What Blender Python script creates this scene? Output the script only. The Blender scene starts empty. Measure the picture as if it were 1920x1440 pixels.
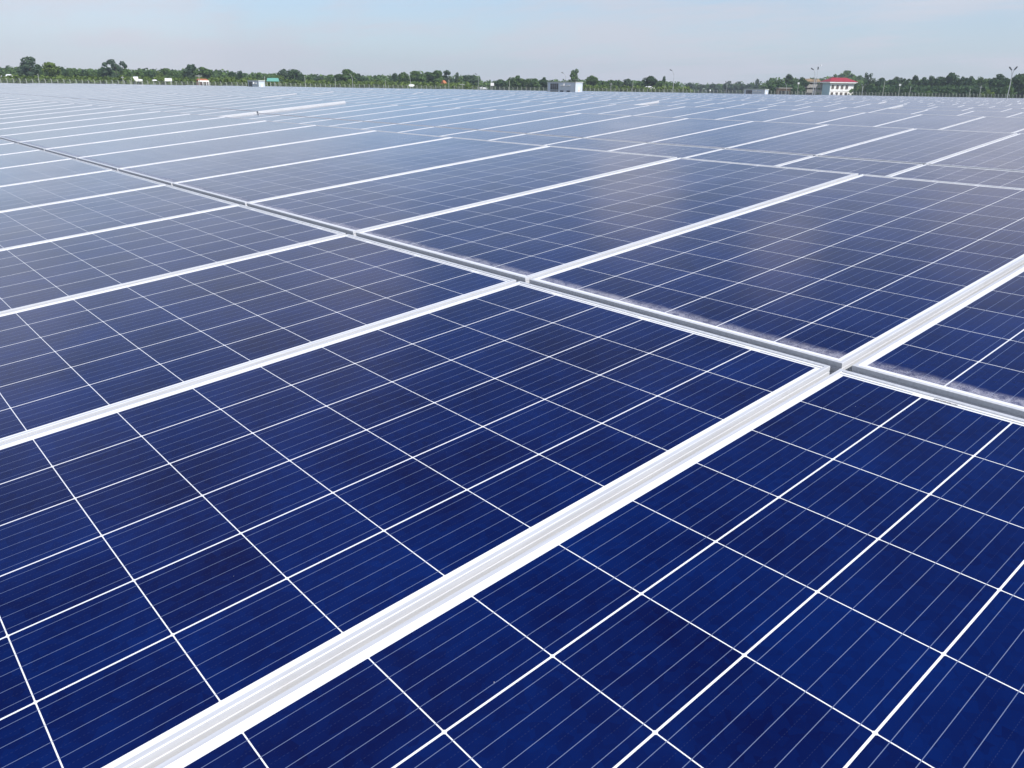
import bpy, math, random
import numpy as np
from mathutils import Matrix, Vector

random.seed(7)
rng = np.random.default_rng(7)
scene = bpy.context.scene
COL = scene.collection

# ------------------------------------------------------------------ camera
GROUND_TO_TABLE = 1.15                       # height of the module plane above the soil at the middle gap
CAM = np.array([1.72309669, -1.52729175, 0.54050392 + GROUND_TO_TABLE])
RW = np.array([[0.6541654, 0.75620734, 0.01476777],
               [0.27240133, -0.21733915, -0.93731596],
               [-0.7055956, 0.61718243, -0.34816764]])      # right, down, forward
FPX = 1493.307
cam_data = bpy.data.cameras.new("camera")
cam_data.sensor_width = 36.0
cam_data.lens = FPX / 1920 * 36.0
cam_data.clip_start = 0.05
cam_data.clip_end = 9000
cam = bpy.data.objects.new("camera", cam_data)
COL.objects.link(cam)
M = Matrix(((RW[0][0], -RW[1][0], -RW[2][0], CAM[0]),
            (RW[0][1], -RW[1][1], -RW[2][1], CAM[1]),
            (RW[0][2], -RW[1][2], -RW[2][2], CAM[2]),
            (0, 0, 0, 1)))
cam.matrix_world = M
scene.camera = cam

# ------------------------------------------------------------------ view
scene.view_settings.view_transform = 'Standard'
scene.view_settings.look = 'None'
scene.view_settings.exposure = 0.09
scene.view_settings.gamma = 1.0
scene.view_settings.use_curve_mapping = False

# ------------------------------------------------------------------ node helper
class NT:
    def __init__(self, tree):
        self.t = tree
    def n(self, kind, **kw):
        nd = self.t.nodes.new(kind)
        for k, v in kw.items():
            setattr(nd, k, v)
        return nd
    def link(self, a, b):
        self.t.links.new(a, b)
    def put(self, sock, v):
        if isinstance(v, bpy.types.NodeSocket):
            self.link(v, sock)
        else:
            sock.default_value = v
    def m(self, op, a, b=None, c=None, clamp=False):
        nd = self.n('ShaderNodeMath', operation=op, use_clamp=clamp)
        self.put(nd.inputs[0], a)
        if b is not None: self.put(nd.inputs[1], b)
        if c is not None: self.put(nd.inputs[2], c)
        return nd.outputs[0]
    def mixc(self, fac, a, b, blend='MIX'):
        nd = self.n('ShaderNodeMix', data_type='RGBA', blend_type=blend)
        self.put(nd.inputs[0], fac)
        for s, v in ((nd.inputs[6], a), (nd.inputs[7], b)):
            if isinstance(v, tuple) and len(v) == 3: v = v + (1.0,)
            self.put(s, v)
        return nd.outputs[2]
    def ramp(self, v, lo, hi, a=0.0, b=1.0, smooth=True):
        nd = self.n('ShaderNodeMapRange', interpolation_type='SMOOTHSTEP' if smooth else 'LINEAR')
        self.put(nd.inputs[0], v)
        nd.inputs[1].default_value = lo; nd.inputs[2].default_value = hi
        nd.inputs[3].default_value = a; nd.inputs[4].default_value = b
        return nd.outputs[0]
    def noise(self, vec, scale, detail=2.0, rough=0.5, dim='3D'):
        nd = self.n('ShaderNodeTexNoise', noise_dimensions=dim)
        if vec is not None: self.link(vec, nd.inputs['Vector'])
        nd.inputs['Scale'].default_value = scale
        nd.inputs['Detail'].default_value = detail
        nd.inputs['Roughness'].default_value = rough
        return nd.outputs[0]

# ------------------------------------------------------------------ sky and sun
SUN_AZ, SUN_EL = math.radians(86), math.radians(45)          # azimuth from +Y towards +X
world = bpy.data.worlds.new("World")
scene.world = world
world.use_nodes = True
W = NT(world.node_tree)
world.node_tree.nodes.clear()
w_out = W.n('ShaderNodeOutputWorld')
bg = W.n('ShaderNodeBackground')
W.link(bg.outputs[0], w_out.inputs[0])
bg.inputs[1].default_value = 0.13
sky = W.n('ShaderNodeTexSky', sky_type='NISHITA')
sky.sun_disc = False
sky.sun_elevation = SUN_EL
sky.sun_rotation = SUN_AZ
sky.air_density = 1.0
sky.dust_density = 0.25
sky.ozone_density = 3.5
tc = W.n('ShaderNodeTexCoord')
sep = W.n('ShaderNodeSeparateXYZ')
W.link(tc.outputs['Generated'], sep.inputs[0])
dz = W.m('MAXIMUM', sep.outputs[2], 0.0)
den = W.m('ADD', dz, 0.10)
cx = W.m('DIVIDE', sep.outputs[0], den)
cy = W.m('DIVIDE', sep.outputs[1], den)
cmb = W.n('ShaderNodeCombineXYZ')
W.link(W.m('MULTIPLY', cx, 0.55), cmb.inputs[0])
W.link(cy, cmb.inputs[1])
n1 = W.noise(cmb.outputs[0], 0.55, 7.0, 0.62)
n2 = W.noise(cmb.outputs[0], 2.3, 6.0, 0.6)
cl = W.m('ADD', W.m('MULTIPLY', n1, 0.75), W.m('MULTIPLY', n2, 0.25))
mask = W.ramp(cl, 0.44, 0.60)
low = W.ramp(dz, 0.0, 0.75, 1.0, 0.35, smooth=False)
mask = W.m('MULTIPLY', mask, W.m('MULTIPLY', low, 0.75))
haze_f = W.m('MULTIPLY', W.m('POWER', 2.718, W.m('MULTIPLY', dz, -6.4)), 0.95)
blue = W.mixc(1.0, sky.outputs[0], (0.88, 0.99, 1.10), 'MULTIPLY')
col = W.mixc(haze_f, blue, (3.95, 4.35, 5.05))
col = W.mixc(mask, col, (4.75, 4.88, 5.5))
# a few thicker cumulus lumps higher up (seen in the photo only as soft reflections in the glass, the last one aside)
for (bx, by, bz), rad, amt in (((-0.493, 0.800, 0.341), 2.6, 0.9), ((-0.838, 0.441, 0.321), 3.4, 0.45),
                               ((-0.644, 0.716, 0.270), 2.8, 0.65), ((-0.297, 0.904, 0.308), 4.0, 0.5),
                               ((-0.957, 0.075, 0.280), 3.6, 0.4), ((-0.398, 0.883, 0.235), 8.0, 0.35),
                               ((-0.20, 0.95, 0.22), 9.0, 0.4), ((-0.968, 0.25, 0.03), 6.5, 0.2), ((0.10, -0.90, 0.42), 42.0, 0.45)):  # last: unseen wide southern cloud, added to brighten the shaded frame sides
    dp = W.n('ShaderNodeVectorMath', operation='DOT_PRODUCT')
    W.link(tc.outputs['Generated'], dp.inputs[0])
    dp.inputs[1].default_value = (bx, by, bz)
    v = W.m('ADD', dp.outputs['Value'], W.m('MULTIPLY', W.m('SUBTRACT', n2, 0.5), 0.004))
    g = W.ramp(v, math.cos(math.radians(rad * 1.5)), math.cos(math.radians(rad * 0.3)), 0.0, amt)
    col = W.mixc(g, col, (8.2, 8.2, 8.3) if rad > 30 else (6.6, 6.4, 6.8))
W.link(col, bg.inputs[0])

sun_d = bpy.data.lights.new("sun", 'SUN')
sun_d.energy = 4.8
sun_d.angle = math.radians(0.53)
sun_d.color = (1.0, 0.965, 0.915)
sun = bpy.data.objects.new("sun", sun_d)
COL.objects.link(sun)
sdir = Vector((math.sin(SUN_AZ) * math.cos(SUN_EL), math.cos(SUN_AZ) * math.cos(SUN_EL), math.sin(SUN_EL)))
sun.rotation_euler = (-sdir).to_track_quat('-Z', 'Y').to_euler()
sun.location = (40, 20, 60)

# ------------------------------------------------------------------ mesh helpers
class MB:
    def __init__(self):
        self.v, self.f, self.uv = [], [], []
    def quad(self, a, b, c, d, uv=None):
        i = len(self.v); self.v += [tuple(a), tuple(b), tuple(c), tuple(d)]; self.f.append((i, i+1, i+2, i+3))
        self.uv += list(uv) if uv else [(0, 0)] * 4
    def tri(self, a, b, c):
        i = len(self.v); self.v += [tuple(a), tuple(b), tuple(c)]; self.f.append((i, i+1, i+2)); self.uv += [(0, 0)] * 3
    def box(self, x0, y0, z0, x1, y1, z1):
        p = [(x0,y0,z0),(x1,y0,z0),(x1,y1,z0),(x0,y1,z0),(x0,y0,z1),(x1,y0,z1),(x1,y1,z1),(x0,y1,z1)]
        for q in ((0,3,2,1),(4,5,6,7),(0,1,5,4),(1,2,6,5),(2,3,7,6),(3,0,4,7)):
            self.quad(*[p[k] for k in q])
    def tube(self, pts, radii, n=8, cap=True):
        rings = []
        for i, p in enumerate(pts):
            a = Vector(pts[max(i-1, 0)]); b = Vector(pts[min(i+1, len(pts)-1)])
            d = (b - a).normalized()
            u = d.orthogonal().normalized(); w = d.cross(u)
            s = len(self.v)
            for k in range(n):
                t = 2*math.pi*k/n
                q = Vector(p) + (u*math.cos(t) + w*math.sin(t))*radii[i]
                self.v.append(tuple(q))
            rings.append(s)
        for s0, s1 in zip(rings[:-1], rings[1:]):
            for k in range(n):
                self.f.append((s0+k, s0+(k+1) % n, s1+(k+1) % n, s1+k)); self.uv += [(0, 0)] * 4
        if cap:
            self.f.append(tuple(rings[0]+k for k in reversed(range(n)))); self.uv += [(0, 0)] * n
            self.f.append(tuple(rings[-1]+k for k in range(n))); self.uv += [(0, 0)] * n
    def poly(self, pts):
        i = len(self.v); self.v += [tuple(p) for p in pts]; self.f.append(tuple(range(i, i+len(pts)))); self.uv += [(0, 0)] * len(pts)
    def prism(self, pts, off):
        o = Vector(off); q = [tuple(Vector(p)+o) for p in pts]; n = len(pts)
        self.poly(list(reversed(pts))); self.poly(q)
        for k in range(n):
            self.quad(pts[k], pts[(k+1) % n], q[(k+1) % n], q[k])
    def mesh(self, name, mat, smooth=False):
        me = bpy.data.meshes.new(name)
        me.from_pydata(self.v, [], self.f)
        uvl = me.uv_layers.new(name="UVMap")
        uvl.data.foreach_set("uv", np.array(self.uv, dtype=np.float32).ravel())
        me.materials.append(mat)
        if smooth: me.polygons.foreach_set("use_smooth", [True]*len(me.polygons))
        me.update()
        return me
    def build(self, name, mat, parent=None, smooth=False):
        return link(name, self.mesh(name, mat, smooth), parent)

def link(name, me, parent=None):
    o = bpy.data.objects.new(name, me); COL.objects.link(o)
    if parent is not None: o.parent = parent
    return o
def tag(o, label=None, cat=None, group=None, kind=None):
    if label: o['label'] = label
    if cat: o['category'] = cat
    if group: o['group'] = group
    if kind: o['kind'] = kind
    return o
def thing(name, loc, rz, label, cat, group=None):
    o = bpy.data.objects.new(name, None); COL.objects.link(o)
    o.location = loc; o.rotation_euler = (0, 0, rz)
    o.empty_display_size = 0.2
    return tag(o, label, cat, group)

# pixel helpers: turn a direction seen in the photograph plus a real distance into a point on the ground
def ray(px, py):
    d = RW.T @ np.array([(px-960)/FPX, (py-720)/FPX, 1.0])
    return d
def horizon(px): return 152 + 29*px/1920
def gpos(px, D):
    d = ray(px, horizon(px)); h = d[:2]/np.hypot(d[0], d[1])
    return CAM[0]+h[0]*D, CAM[1]+h[1]*D
def zat(px, py, D):
    d = ray(px, py); return CAM[2] + d[2]/np.hypot(d[0], d[1])*D
FWD_AZ = math.atan2(RW[2][0], RW[2][1])
COSP = math.hypot(RW[2][0], RW[2][1])
def SC(px, D):
    """metres per photo pixel, across the line of sight, for a thing D metres off at that column"""
    d = ray(px, horizon(px)); psi = math.atan2(d[0], d[1]) - FWD_AZ
    return D/FPX*COSP*math.cos(psi)**2
def face_yaw(px):
    """rotation about z so that local -Y looks back at the camera and local +X runs to the right"""
    d = ray(px, horizon(px)); return math.atan2(d[1], d[0]) - math.pi/2

# ------------------------------------------------------------------ materials
def new_mat(name):
    m = bpy.data.materials.new(name); m.use_nodes = True
    t = NT(m.node_tree); b = m.node_tree.nodes['Principled BSDF']
    return m, t, b
def simple(name, rgb, rough=0.6, metal=0.0, var=0.12, scale=3.0, spec=0.4):
    m, t, b = new_mat(name)
    tcn = t.n('ShaderNodeTexCoord')
    nz = t.noise(tcn.outputs['Object'], scale, 4.0, 0.6)
    f = t.ramp(nz, 0.25, 0.75)
    c0 = tuple(c*(1-var) for c in rgb); c1 = tuple(min(1, c*(1+var)) for c in rgb)
    t.link(t.mixc(f, c0, c1), b.inputs['Base Color'])
    b.inputs['Roughness'].default_value = rough
    b.inputs['Metallic'].default_value = metal
    b.inputs['Specular IOR Level'].default_value = spec
    return m

PI_, PJ_ = 0.158507, 0.162405        # cell pitch across and along a module
PW, PL, PT = 0.988, 1.994, 0.040     # module outside size and frame depth
MX, MY = (PW-6*PI_)/2, (PL-12*PJ_)/2
LIP = 0.0088

def make_cell_material():
    m, t, b = new_mat("solar_cells")
    uvn = t.n('ShaderNodeUVMap', uv_map="UVMap")
    s = t.n('ShaderNodeSeparateXYZ'); t.link(uvn.outputs[0], s.inputs[0])
    u, v = s.outputs[0], s.outputs[1]                    # metres from the module's lower left corner
    x = t.m('DIVIDE', t.m('SUBTRACT', u, MX), PI_)
    y = t.m('DIVIDE', t.m('SUBTRACT', v, MY), PJ_)
    fx, fy = t.m('FRACT', x), t.m('FRACT', y)
    ex = t.m('MULTIPLY', t.m('MINIMUM', fx, t.m('SUBTRACT', 1.0, fx)), PI_)
    ey = t.m('MULTIPLY', t.m('MINIMUM', fy, t.m('SUBTRACT', 1.0, fy)), PJ_)
    gx = t.m('LESS_THAN', ex, 0.00145)
    gy = t.m('LESS_THAN', ey, 0.00082)
    ch = t.m('LESS_THAN', t.m('ADD', ex, ey), 0.0040)
    ox = t.m('MAXIMUM', t.m('LESS_THAN', x, 0.013), t.m('GREATER_THAN', x, 5.987))
    oy = t.m('MAXIMUM', t.m('LESS_THAN', y, 0.008), t.m('GREATER_THAN', y, 11.992))
    outside = t.m('MAXIMUM', ox, oy)
    white = t.m('MAXIMUM', t.m('MAXIMUM', gx, gy), t.m('MAXIMUM', ch, outside))
    fb = t.m('FRACT', t.m('MULTIPLY', fx, 5.0))
    db = t.m('ABSOLUTE', t.m('SUBTRACT', fb, 0.5))
    bus = t.m('LESS_THAN', db, 0.00042/(PI_/5))
    dot = t.m('MULTIPLY', t.m('GREATER_THAN', db, 0.5-0.00035/(PI_/5)),
              t.m('LESS_THAN', t.m('FRACT', t.m('MULTIPLY', v, 210.0)), 0.5))
    # per cell and per module colour
    cid = t.n('ShaderNodeCombineXYZ')
    t.link(t.m('FLOOR', x), cid.inputs[0]); t.link(t.m('FLOOR', y), cid.inputs[1])
    oi = t.n('ShaderNodeObjectInfo')
    geo = t.n('ShaderNodeNewGeometry')
    rnd = t.m('ADD', t.m('MULTIPLY', oi.outputs['Random'], 37.0), t.m('MULTIPLY', geo.outputs['Random Per Island'], 11.0))
    t.link(rnd, cid.inputs[2])
    wn = t.n('ShaderNodeTexWhiteNoise', noise_dimensions='3D'); t.link(cid.outputs[0], wn.inputs[0])
    # crystal grain of the polycrystalline silicon
    pos = t.n('ShaderNodeCombineXYZ')
    t.link(u, pos.inputs[0]); t.link(v, pos.inputs[1]); t.link(rnd, pos.inputs[2])
    vo = t.n('ShaderNodeTexVoronoi', feature='F1'); t.link(pos.outputs[0], vo.inputs['Vector']); vo.inputs['Scale'].default_value = 80.0
    sv = t.n('ShaderNodeSeparateColor'); t.link(vo.outputs['Color'], sv.inputs[0])
    nz = t.noise(pos.outputs[0], 5.0, 3.0, 0.6)
    k = t.m('ADD', t.m('MULTIPLY', t.m('SUBTRACT', wn.outputs[0], 0.5), 0.30),
            t.m('ADD', t.m('MULTIPLY', t.m('SUBTRACT', nz, 0.5), 1.5), t.m('MULTIPLY', t.m('SUBTRACT', sv.outputs[0], 0.5), 0.30)))
    k = t.m('ADD', k, 0.5, clamp=True)
    # cells are a little lighter blue towards their rims
    rim = t.ramp(t.m('MINIMUM', ex, ey), 0.0, 0.035, 1.0, 0.0)
    k = t.m('ADD', k, t.m('MULTIPLY', rim, 0.10), clamp=True)
    cell = t.mixc(k, (0.0016, 0.0036, 0.041), (0.0013, 0.0125, 0.095))
    cell = t.mixc(t.m('MULTIPLY', dot, 0.05), cell, (0.25, 0.32, 0.48))
    cell = t.mixc(t.m('MULTIPLY', bus, 0.55), cell, (0.26, 0.32, 0.48))
    sheet = t.mixc(t.m('MULTIPLY', t.m('MULTIPLY', bus, gy), t.m('SUBTRACT', 1.0, outside)), (0.80, 0.80, 0.81), (0.16, 0.16, 0.19))
    # interconnect ribbons in the end margins
    rx = t.m('FRACT', t.m('ADD', t.m('MULTIPLY', x, 0.5), 0.5))
    rib = t.m('MULTIPLY', t.m('MULTIPLY', t.m('GREATER_THAN', rx, 0.06), t.m('LESS_THAN', rx, 0.94)),
              t.m('MULTIPLY', t.m('GREATER_THAN', v, PL-MY+0.0035), t.m('LESS_THAN', v, PL-MY+0.0075)))
    sheet = t.mixc(rib, sheet, (0.33, 0.33, 0.33))
    c = t.mixc(white, cell, sheet)
    # dust: thin film over everything, a dried tide mark along the lower edge, a few specks
    dn = t.noise(pos.outputs[0], 2.2, 5.0, 0.6)
    fr = t.n('ShaderNodeFresnel'); fr.inputs[0].default_value = 1.48
    graz = t.m('POWER', t.m('MAXIMUM', t.m('SUBTRACT', fr.outputs[0], 0.0375), 0.0), 1.3)
    film = t.m('MULTIPLY', t.ramp(dn, 0.3, 0.75, 0.4, 1.0), t.m('ADD', 0.003, t.m('MULTIPLY', t.m('POWER', graz, 2.0), 2.1)))
    fine = t.noise(pos.outputs[0], 420.0, 3.0, 0.7)
    wav = t.noise(pos.outputs[0], 9.0, 3.0, 0.5)
    edge = t.m('ADD', v, t.m('MULTIPLY', t.m('SUBTRACT', wav, 0.5), -0.035))
    tide = t.ramp(edge, MY+0.012, MY+0.046, 0.85, 0.0)
    tide = t.m('MULTIPLY', tide, t.m('GREATER_THAN', v, MY-0.001))
    rag = t.noise(pos.outputs[0], 55.0, 4.0, 0.65)
    tide = t.m('MULTIPLY', tide, t.m('MULTIPLY', t.ramp(fine, 0.38, 0.62, 0.45, 1.0), t.m('MULTIPLY', t.ramp(rag, 0.30, 0.58, 0.30, 0.85), t.ramp(t.noise(pos.outputs[0], 3.5, 2.0, 0.5), 0.3, 0.65, 0.45, 1.0))))
    vs = t.n('ShaderNodeTexVoronoi', feature='DISTANCE_TO_EDGE' if False else 'F1')
    t.link(pos.outputs[0], vs.inputs['Vector']); vs.inputs['Scale'].default_value = 17.0
    ss = t.n('ShaderNodeSeparateColor'); t.link(vs.outputs['Color'], ss.inputs[0])
    speck = t.m('MULTIPLY', t.m('LESS_THAN', vs.outputs['Distance'], t.m('MULTIPLY', ss.outputs[1], 0.028)), t.m('GREATER_THAN', ss.outputs[0], 0.64))
    dirt = t.m('MAXIMUM', t.m('MAXIMUM', film, tide), t.m('MULTIPLY', speck, 0.7))
    c = t.mixc(dirt, c, (0.56, 0.54, 0.58))
    r = t.m('ADD', t.m('ADD', 0.13, t.m('MULTIPLY', dn, 0.05)), t.m('MULTIPLY', tide, 0.45))
    # cells under anti-reflective glass: hardly any mirror from above, a strong one at grazing angles
    dif = t.n('ShaderNodeBsdfDiffuse'); t.link(c, dif.inputs[0])
    glo = t.n('ShaderNodeBsdfGlossy'); t.link(r, glo.inputs['Roughness'])
    fac = t.m('ADD', t.m('MULTIPLY', graz, 1.70), 0.008, clamp=True)
    fac = t.m('MINIMUM', fac, 0.92)
    fac = t.m('MULTIPLY', fac, t.m('SUBTRACT', 1.0, t.m('MULTIPLY', tide, 0.8)))
    mx = t.n('ShaderNodeMixShader'); t.link(fac, mx.inputs[0]); t.link(dif.outputs[0], mx.inputs[1]); t.link(glo.outputs[0], mx.inputs[2])
    t.link(mx.outputs[0], m.node_tree.nodes['Material Output'].inputs[0])
    m.node_tree.nodes.remove(b)
    return m
M_CELL = make_cell_material()

def make_aluminium():
    m, t, b = new_mat("anodised_aluminium")
    tcn = t.n('ShaderNodeTexCoord')
    mp = t.n('ShaderNodeMapping'); t.link(tcn.outputs['Object'], mp.inputs[0]); mp.inputs['Scale'].default_value = (30, 1.2, 30)
    nz = t.noise(mp.outputs[0], 4.0, 4.0, 0.6)
    nd = t.noise(tcn.outputs['Object'], 14.0, 5.0, 0.65)
    c = t.mixc(t.ramp(nz, 0.3, 0.7), (0.53, 0.535, 0.555), (0.62, 0.625, 0.645))
    c = t.mixc(t.m('MULTIPLY', t.ramp(nd, 0.58, 0.78), 0.30), c, (0.45, 0.42, 0.38))
    t.link(c, b.inputs['Base Color'])
    b.inputs['Metallic'].default_value = 0.10
    b.inputs['Roughness'].default_value = 0.42
    return m
M_ALU = make_aluminium()
M_STEEL = simple("galvanised_steel", (0.42, 0.43, 0.44), 0.5, 0.6)
M_BACK = simple("back_sheet", (0.75, 0.75, 0.76), 0.5)

def make_ground():
    m, t, b = new_mat("soil_and_grass")
    tcn = t.n('ShaderNodeTexCoord')
    a = t.noise(tcn.outputs['Object'], 0.05, 6.0, 0.6); d = t.noise(tcn.outputs['Object'], 1.7, 6.0, 0.65)
    c = t.mixc(t.ramp(a, 0.42, 0.58), (0.055, 0.085, 0.028), (0.16, 0.13, 0.085))
    c = t.mixc(t.m('MULTIPLY', t.ramp(d, 0.35, 0.7), 0.6), c, (0.10, 0.11, 0.05))
    t.link(c, b.inputs['Base Color']); b.inputs['Roughness'].default_value = 0.95
    return m
g = MB(); g.quad((-4500, -4500, 0), (4500, -4500, 0), (4500, 4500, 0), (-4500, 4500, 0))
tag(g.build("ground", make_ground()), kind='structure')

# ------------------------------------------------------------------ solar modules
TILT = math.radians(5.775)
CT, ST = math.cos(TILT), math.sin(TILT)
PITCH, PER = 5.62, 1.00786
GAPROW = 0.0714 - 2*MY               # gap between lower and upper module of a table

def panel_frame_mesh():
    prof = [(0.026, -PT), (0.0, -PT), (0.0, -0.0275), (0.0014, -0.0268), (0.0014, -0.0252), (0.0, -0.0245),
            (0.0, -0.0135), (0.0014, -0.0128), (0.0014, -0.0112), (0.0, -0.0105), (0.0, -0.0007), (0.0007, 0.0),
            (LIP-0.0004, 0.0), (LIP, -0.0004), (LIP, -0.0055)]
    mb = MB()
    def corner(d, z): return [(d, d, z), (PW-d, d, z), (PW-d, PL-d, z), (d, PL-d, z)]
    for (d0, z0), (d1, z1) in zip(prof[:-1], prof[1:]):
        a, c = corner(d0, z0), corner(d1, z1)
        for k in range(4):
            j = (k+1) % 4
            mb.quad(a[k], a[j], c[j], c[k])
    return mb.mesh("frame", M_ALU)
def panel_sheet_mesh():
    d, z = LIP-0.003, -0.0026
    mb = MB()
    c = [(d, d), (PW-d, d), (PW-d, PL-d), (d, PL-d)]
    mb.quad(*[(p[0], p[1], z) for p in c], uv=c)
    return mb.mesh("cell_sheet", M_CELL)
def panel_back_mesh():
    d = LIP-0.003; mb = MB()
    mb.quad((d, PL-d, -0.0085), (PW-d, PL-d, -0.0085), (PW-d, d, -0.0085), (d, d, -0.0085))
    mb.box(PW/2-0.06, PL-0.16, -0.032, PW/2+0.06, PL-0.07, -0.0095)
    return mb.mesh("backsheet", M_BACK)
FRAME, SHEET, BACK = panel_frame_mesh(), panel_sheet_mesh(), panel_back_mesh()

FIRST_GAP = {0: -0.0280, 1: -0.2340, 2: -0.575}
BREAKS = {1: [-14.35], 2: [-27.5], 3: [-14.6], 4: [-9.75], 0: [-52.0]}
INVERTER_SPOTS = []                   # filled by the clearings for the inverter cabins

def field_limit(px_az):               # how far the array reaches before the perimeter fence
    return 158.0
CLEAR = []
for px, D, r in ((1058, 120, 5.2), (481, 118, 4.2), (1416, 158, 9.0)):
    gx_, gy_ = gpos(px, D); CLEAR.append((gx_, gy_, r))

fwd_az = FWD_AZ
panels = []       # (row, half, x_left, y, z)
for k in range(0, 30):
    goff = FIRST_GAP.get(k, -random.random()*PER)
    tz0 = 0.0 if k < 1 else random.uniform(-0.015, 0.015)
    if k in BREAKS: br = list(BREAKS[k])
    else: br = [random.uniform(-24, -2)]
    b0 = br[0]
    while b0 > -175: b0 -= random.choice((20, 20, 40))*PER; br.append(b0)
    # step through columns from right to left
    x = goff + PER*7
    while x - PER > br[0] + 60: x -= PER
    seg, zoff, xs = 0, tz0, 0.0
    col = 0
    while x > -175:
        xr = x - xs
        if seg < len(br) and xr - 0.3 < br[seg]:
            # a break between two tables: a wider joint and a small step in height
            xs += 0.025; seg += 1
            if k in (1, 3, 4): zoff += 0.034 if seg == 1 else random.uniform(-0.05, 0.03)
            else: zoff = tz0 + random.uniform(-0.03, 0.035)
            xr = x - xs
        xl = xr - PER + (PER-PW)/2
        for half in (0, 1):
            s0 = -(PL-MY) if half == 0 else (0.0714-MY)
            jx = random.uniform(-0.0022, 0.0022) + (0.0117 if half else 0.0)
            jz = random.uniform(-0.0012, 0.0012) + (0.002 if half else 0.0)
            px_, py_ = xl + jx, k*PITCH + s0*CT
            pz_ = GROUND_TO_TABLE + s0*ST + zoff + jz
            cxp, cyp = px_+PW/2, py_+PL/2
            dx, dy = cxp-CAM[0], cyp-CAM[1]
            D = math.hypot(dx, dy)
            az = math.atan2(dx, dy) - fwd_az
            if D > 3.5:
                if abs(az) > math.radians(44): continue
                if D > field_limit(0): continue
                if any((cxp-a)**2+(cyp-c)**2 < r*r for a, c, r in CLEAR): continue
            if k == 0 and cxp > 6: continue
            panels.append((k, half, px_, py_, pz_))
        x -= PER

# choose the 300 modules that show largest in the photograph
P = np.array([(p[2], p[3], p[4]) for p in panels])
g1 = np.linspace(0.06, 0.94, 6)
uu, vv = np.meshgrid(g1*PW, g1*PL)
uu, vv = uu.ravel(), vv.ravel()
pts = P[:, None, :] + np.stack([uu, vv*CT, vv*ST], 1)[None]
c = (pts - CAM) @ RW.T
sx = c[..., 0]/np.maximum(c[..., 2], 1e-3)*FPX+960
sy = c[..., 1]/np.maximum(c[..., 2], 1e-3)*FPX+720
vis = (c[..., 2] > 0.05) & (sx > 0) & (sx < 1920) & (sy > 0) & (sy < 1440)
s_top = 0.0714 - MY + PL
for row in range(0, 30):
    yt, zt = row*PITCH + s_top*CT, GROUND_TO_TABLE + s_top*ST
    tt = (yt - CAM[1])/np.where(np.abs(pts[..., 1]-CAM[1]) < 1e-6, 1e-6, pts[..., 1]-CAM[1])
    zz = CAM[2] + tt*(pts[..., 2]-CAM[2])
    kk = np.array([p[0] for p in panels])[:, None]
    vis &= ~((kk > row) & (tt > 0) & (tt < 1) & (zz < zt))
nrm = np.array([0, -ST, CT])
dv = CAM - pts; dist = np.linalg.norm(dv, axis=2)
area = np.maximum((dv @ nrm)/dist, 0)/dist**2
score = (area*vis).sum(1)
order = np.argsort(-score)
chosen = sorted(int(i) for i in order[:300] if score[i] > 0)
chosen_set = set(chosen)

ORD = ("first second third fourth fifth sixth seventh eighth ninth tenth eleventh twelfth thirteenth fourteenth fifteenth sixteenth "
       "seventeenth eighteenth nineteenth").split()
TENS = {20: "twentieth", 30: "thirtieth", 40: "fortieth", 50: "fiftieth", 60: "sixtieth"}
TENW = {20: "twenty", 30: "thirty", 40: "forty", 50: "fifty", 60: "sixty"}
def ordinal(n):
    if n < 20: return ORD[n-1]
    t_ = n//10*10
    return TENS[t_] if n == t_ else TENW[t_] + "-" + ORD[n-t_-1]

rows_seen = []
for i in chosen:
    rk = (panels[i][0], panels[i][1])
    if rk not in rows_seen: rows_seen.append(rk)
rows_seen.sort()
by_row = {r: sorted([i for i in range(len(panels)) if (panels[i][0], panels[i][1]) == r and score[i] > 0], key=lambda i: -panels[i][2]) for r in rows_seen}
SPECIAL = {}
proto = None
for r_i, rk in enumerate(rows_seen):
    for n_i, i in enumerate(by_row[rk]):
        if i not in chosen_set: continue
        k, half, x, y, z = panels[i]
        tone = "deep blue" if r_i == 0 else ("blue" if r_i < 3 else "pale blue")
        if r_i == 0 and n_i < 2:
            lab = ("deep blue solar panel filling the lower right corner of the photo",
                   "deep blue solar panel filling the lower left, between two white frame strips")[n_i]
        elif r_i == 0:
            lab = f"{tone} solar panel in the row nearest the camera, {ordinal(n_i+1)} counting from the right"
        else:
            lab = f"{tone} solar panel, {ordinal(n_i+1)} from the right photo edge in the {ordinal(r_i+1)} row back"
        root = bpy.data.objects.new("solar_panel", None); COL.objects.link(root)
        root.empty_display_size = 0.2
        root.location = (x, y, z); root.rotation_euler = (TILT, 0, 0)
        tag(root, lab, "solar panel", "solar panels in long tilted rows")
        for nm, me in (("frame", FRAME), ("cell_sheet", SHEET), ("backsheet", BACK)):
            if nm == "backsheet": continue
            link(nm, me, root)
        if r_i == 0 and n_i == 0:
            mb = MB(); x0 = PW*0.20
            yb = PL-LIP-0.0075
            bw = 0
            while bw < 0.042:
                w_ = random.choice((0.0006, 0.0011, 0.0017)); mb.quad((x0+bw, yb, -0.0022), (x0+bw+w_, yb, -0.0022), (x0+bw+w_, yb+0.004, -0.0022), (x0+bw, yb+0.004, -0.0022)); bw += w_ + random.choice((0.0006, 0.001))
            tag(mb.build("barcode_label", simple("black_ink", (0.015, 0.015, 0.015), 0.5), root), "tiny black barcode strip on the white top margin")

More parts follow.
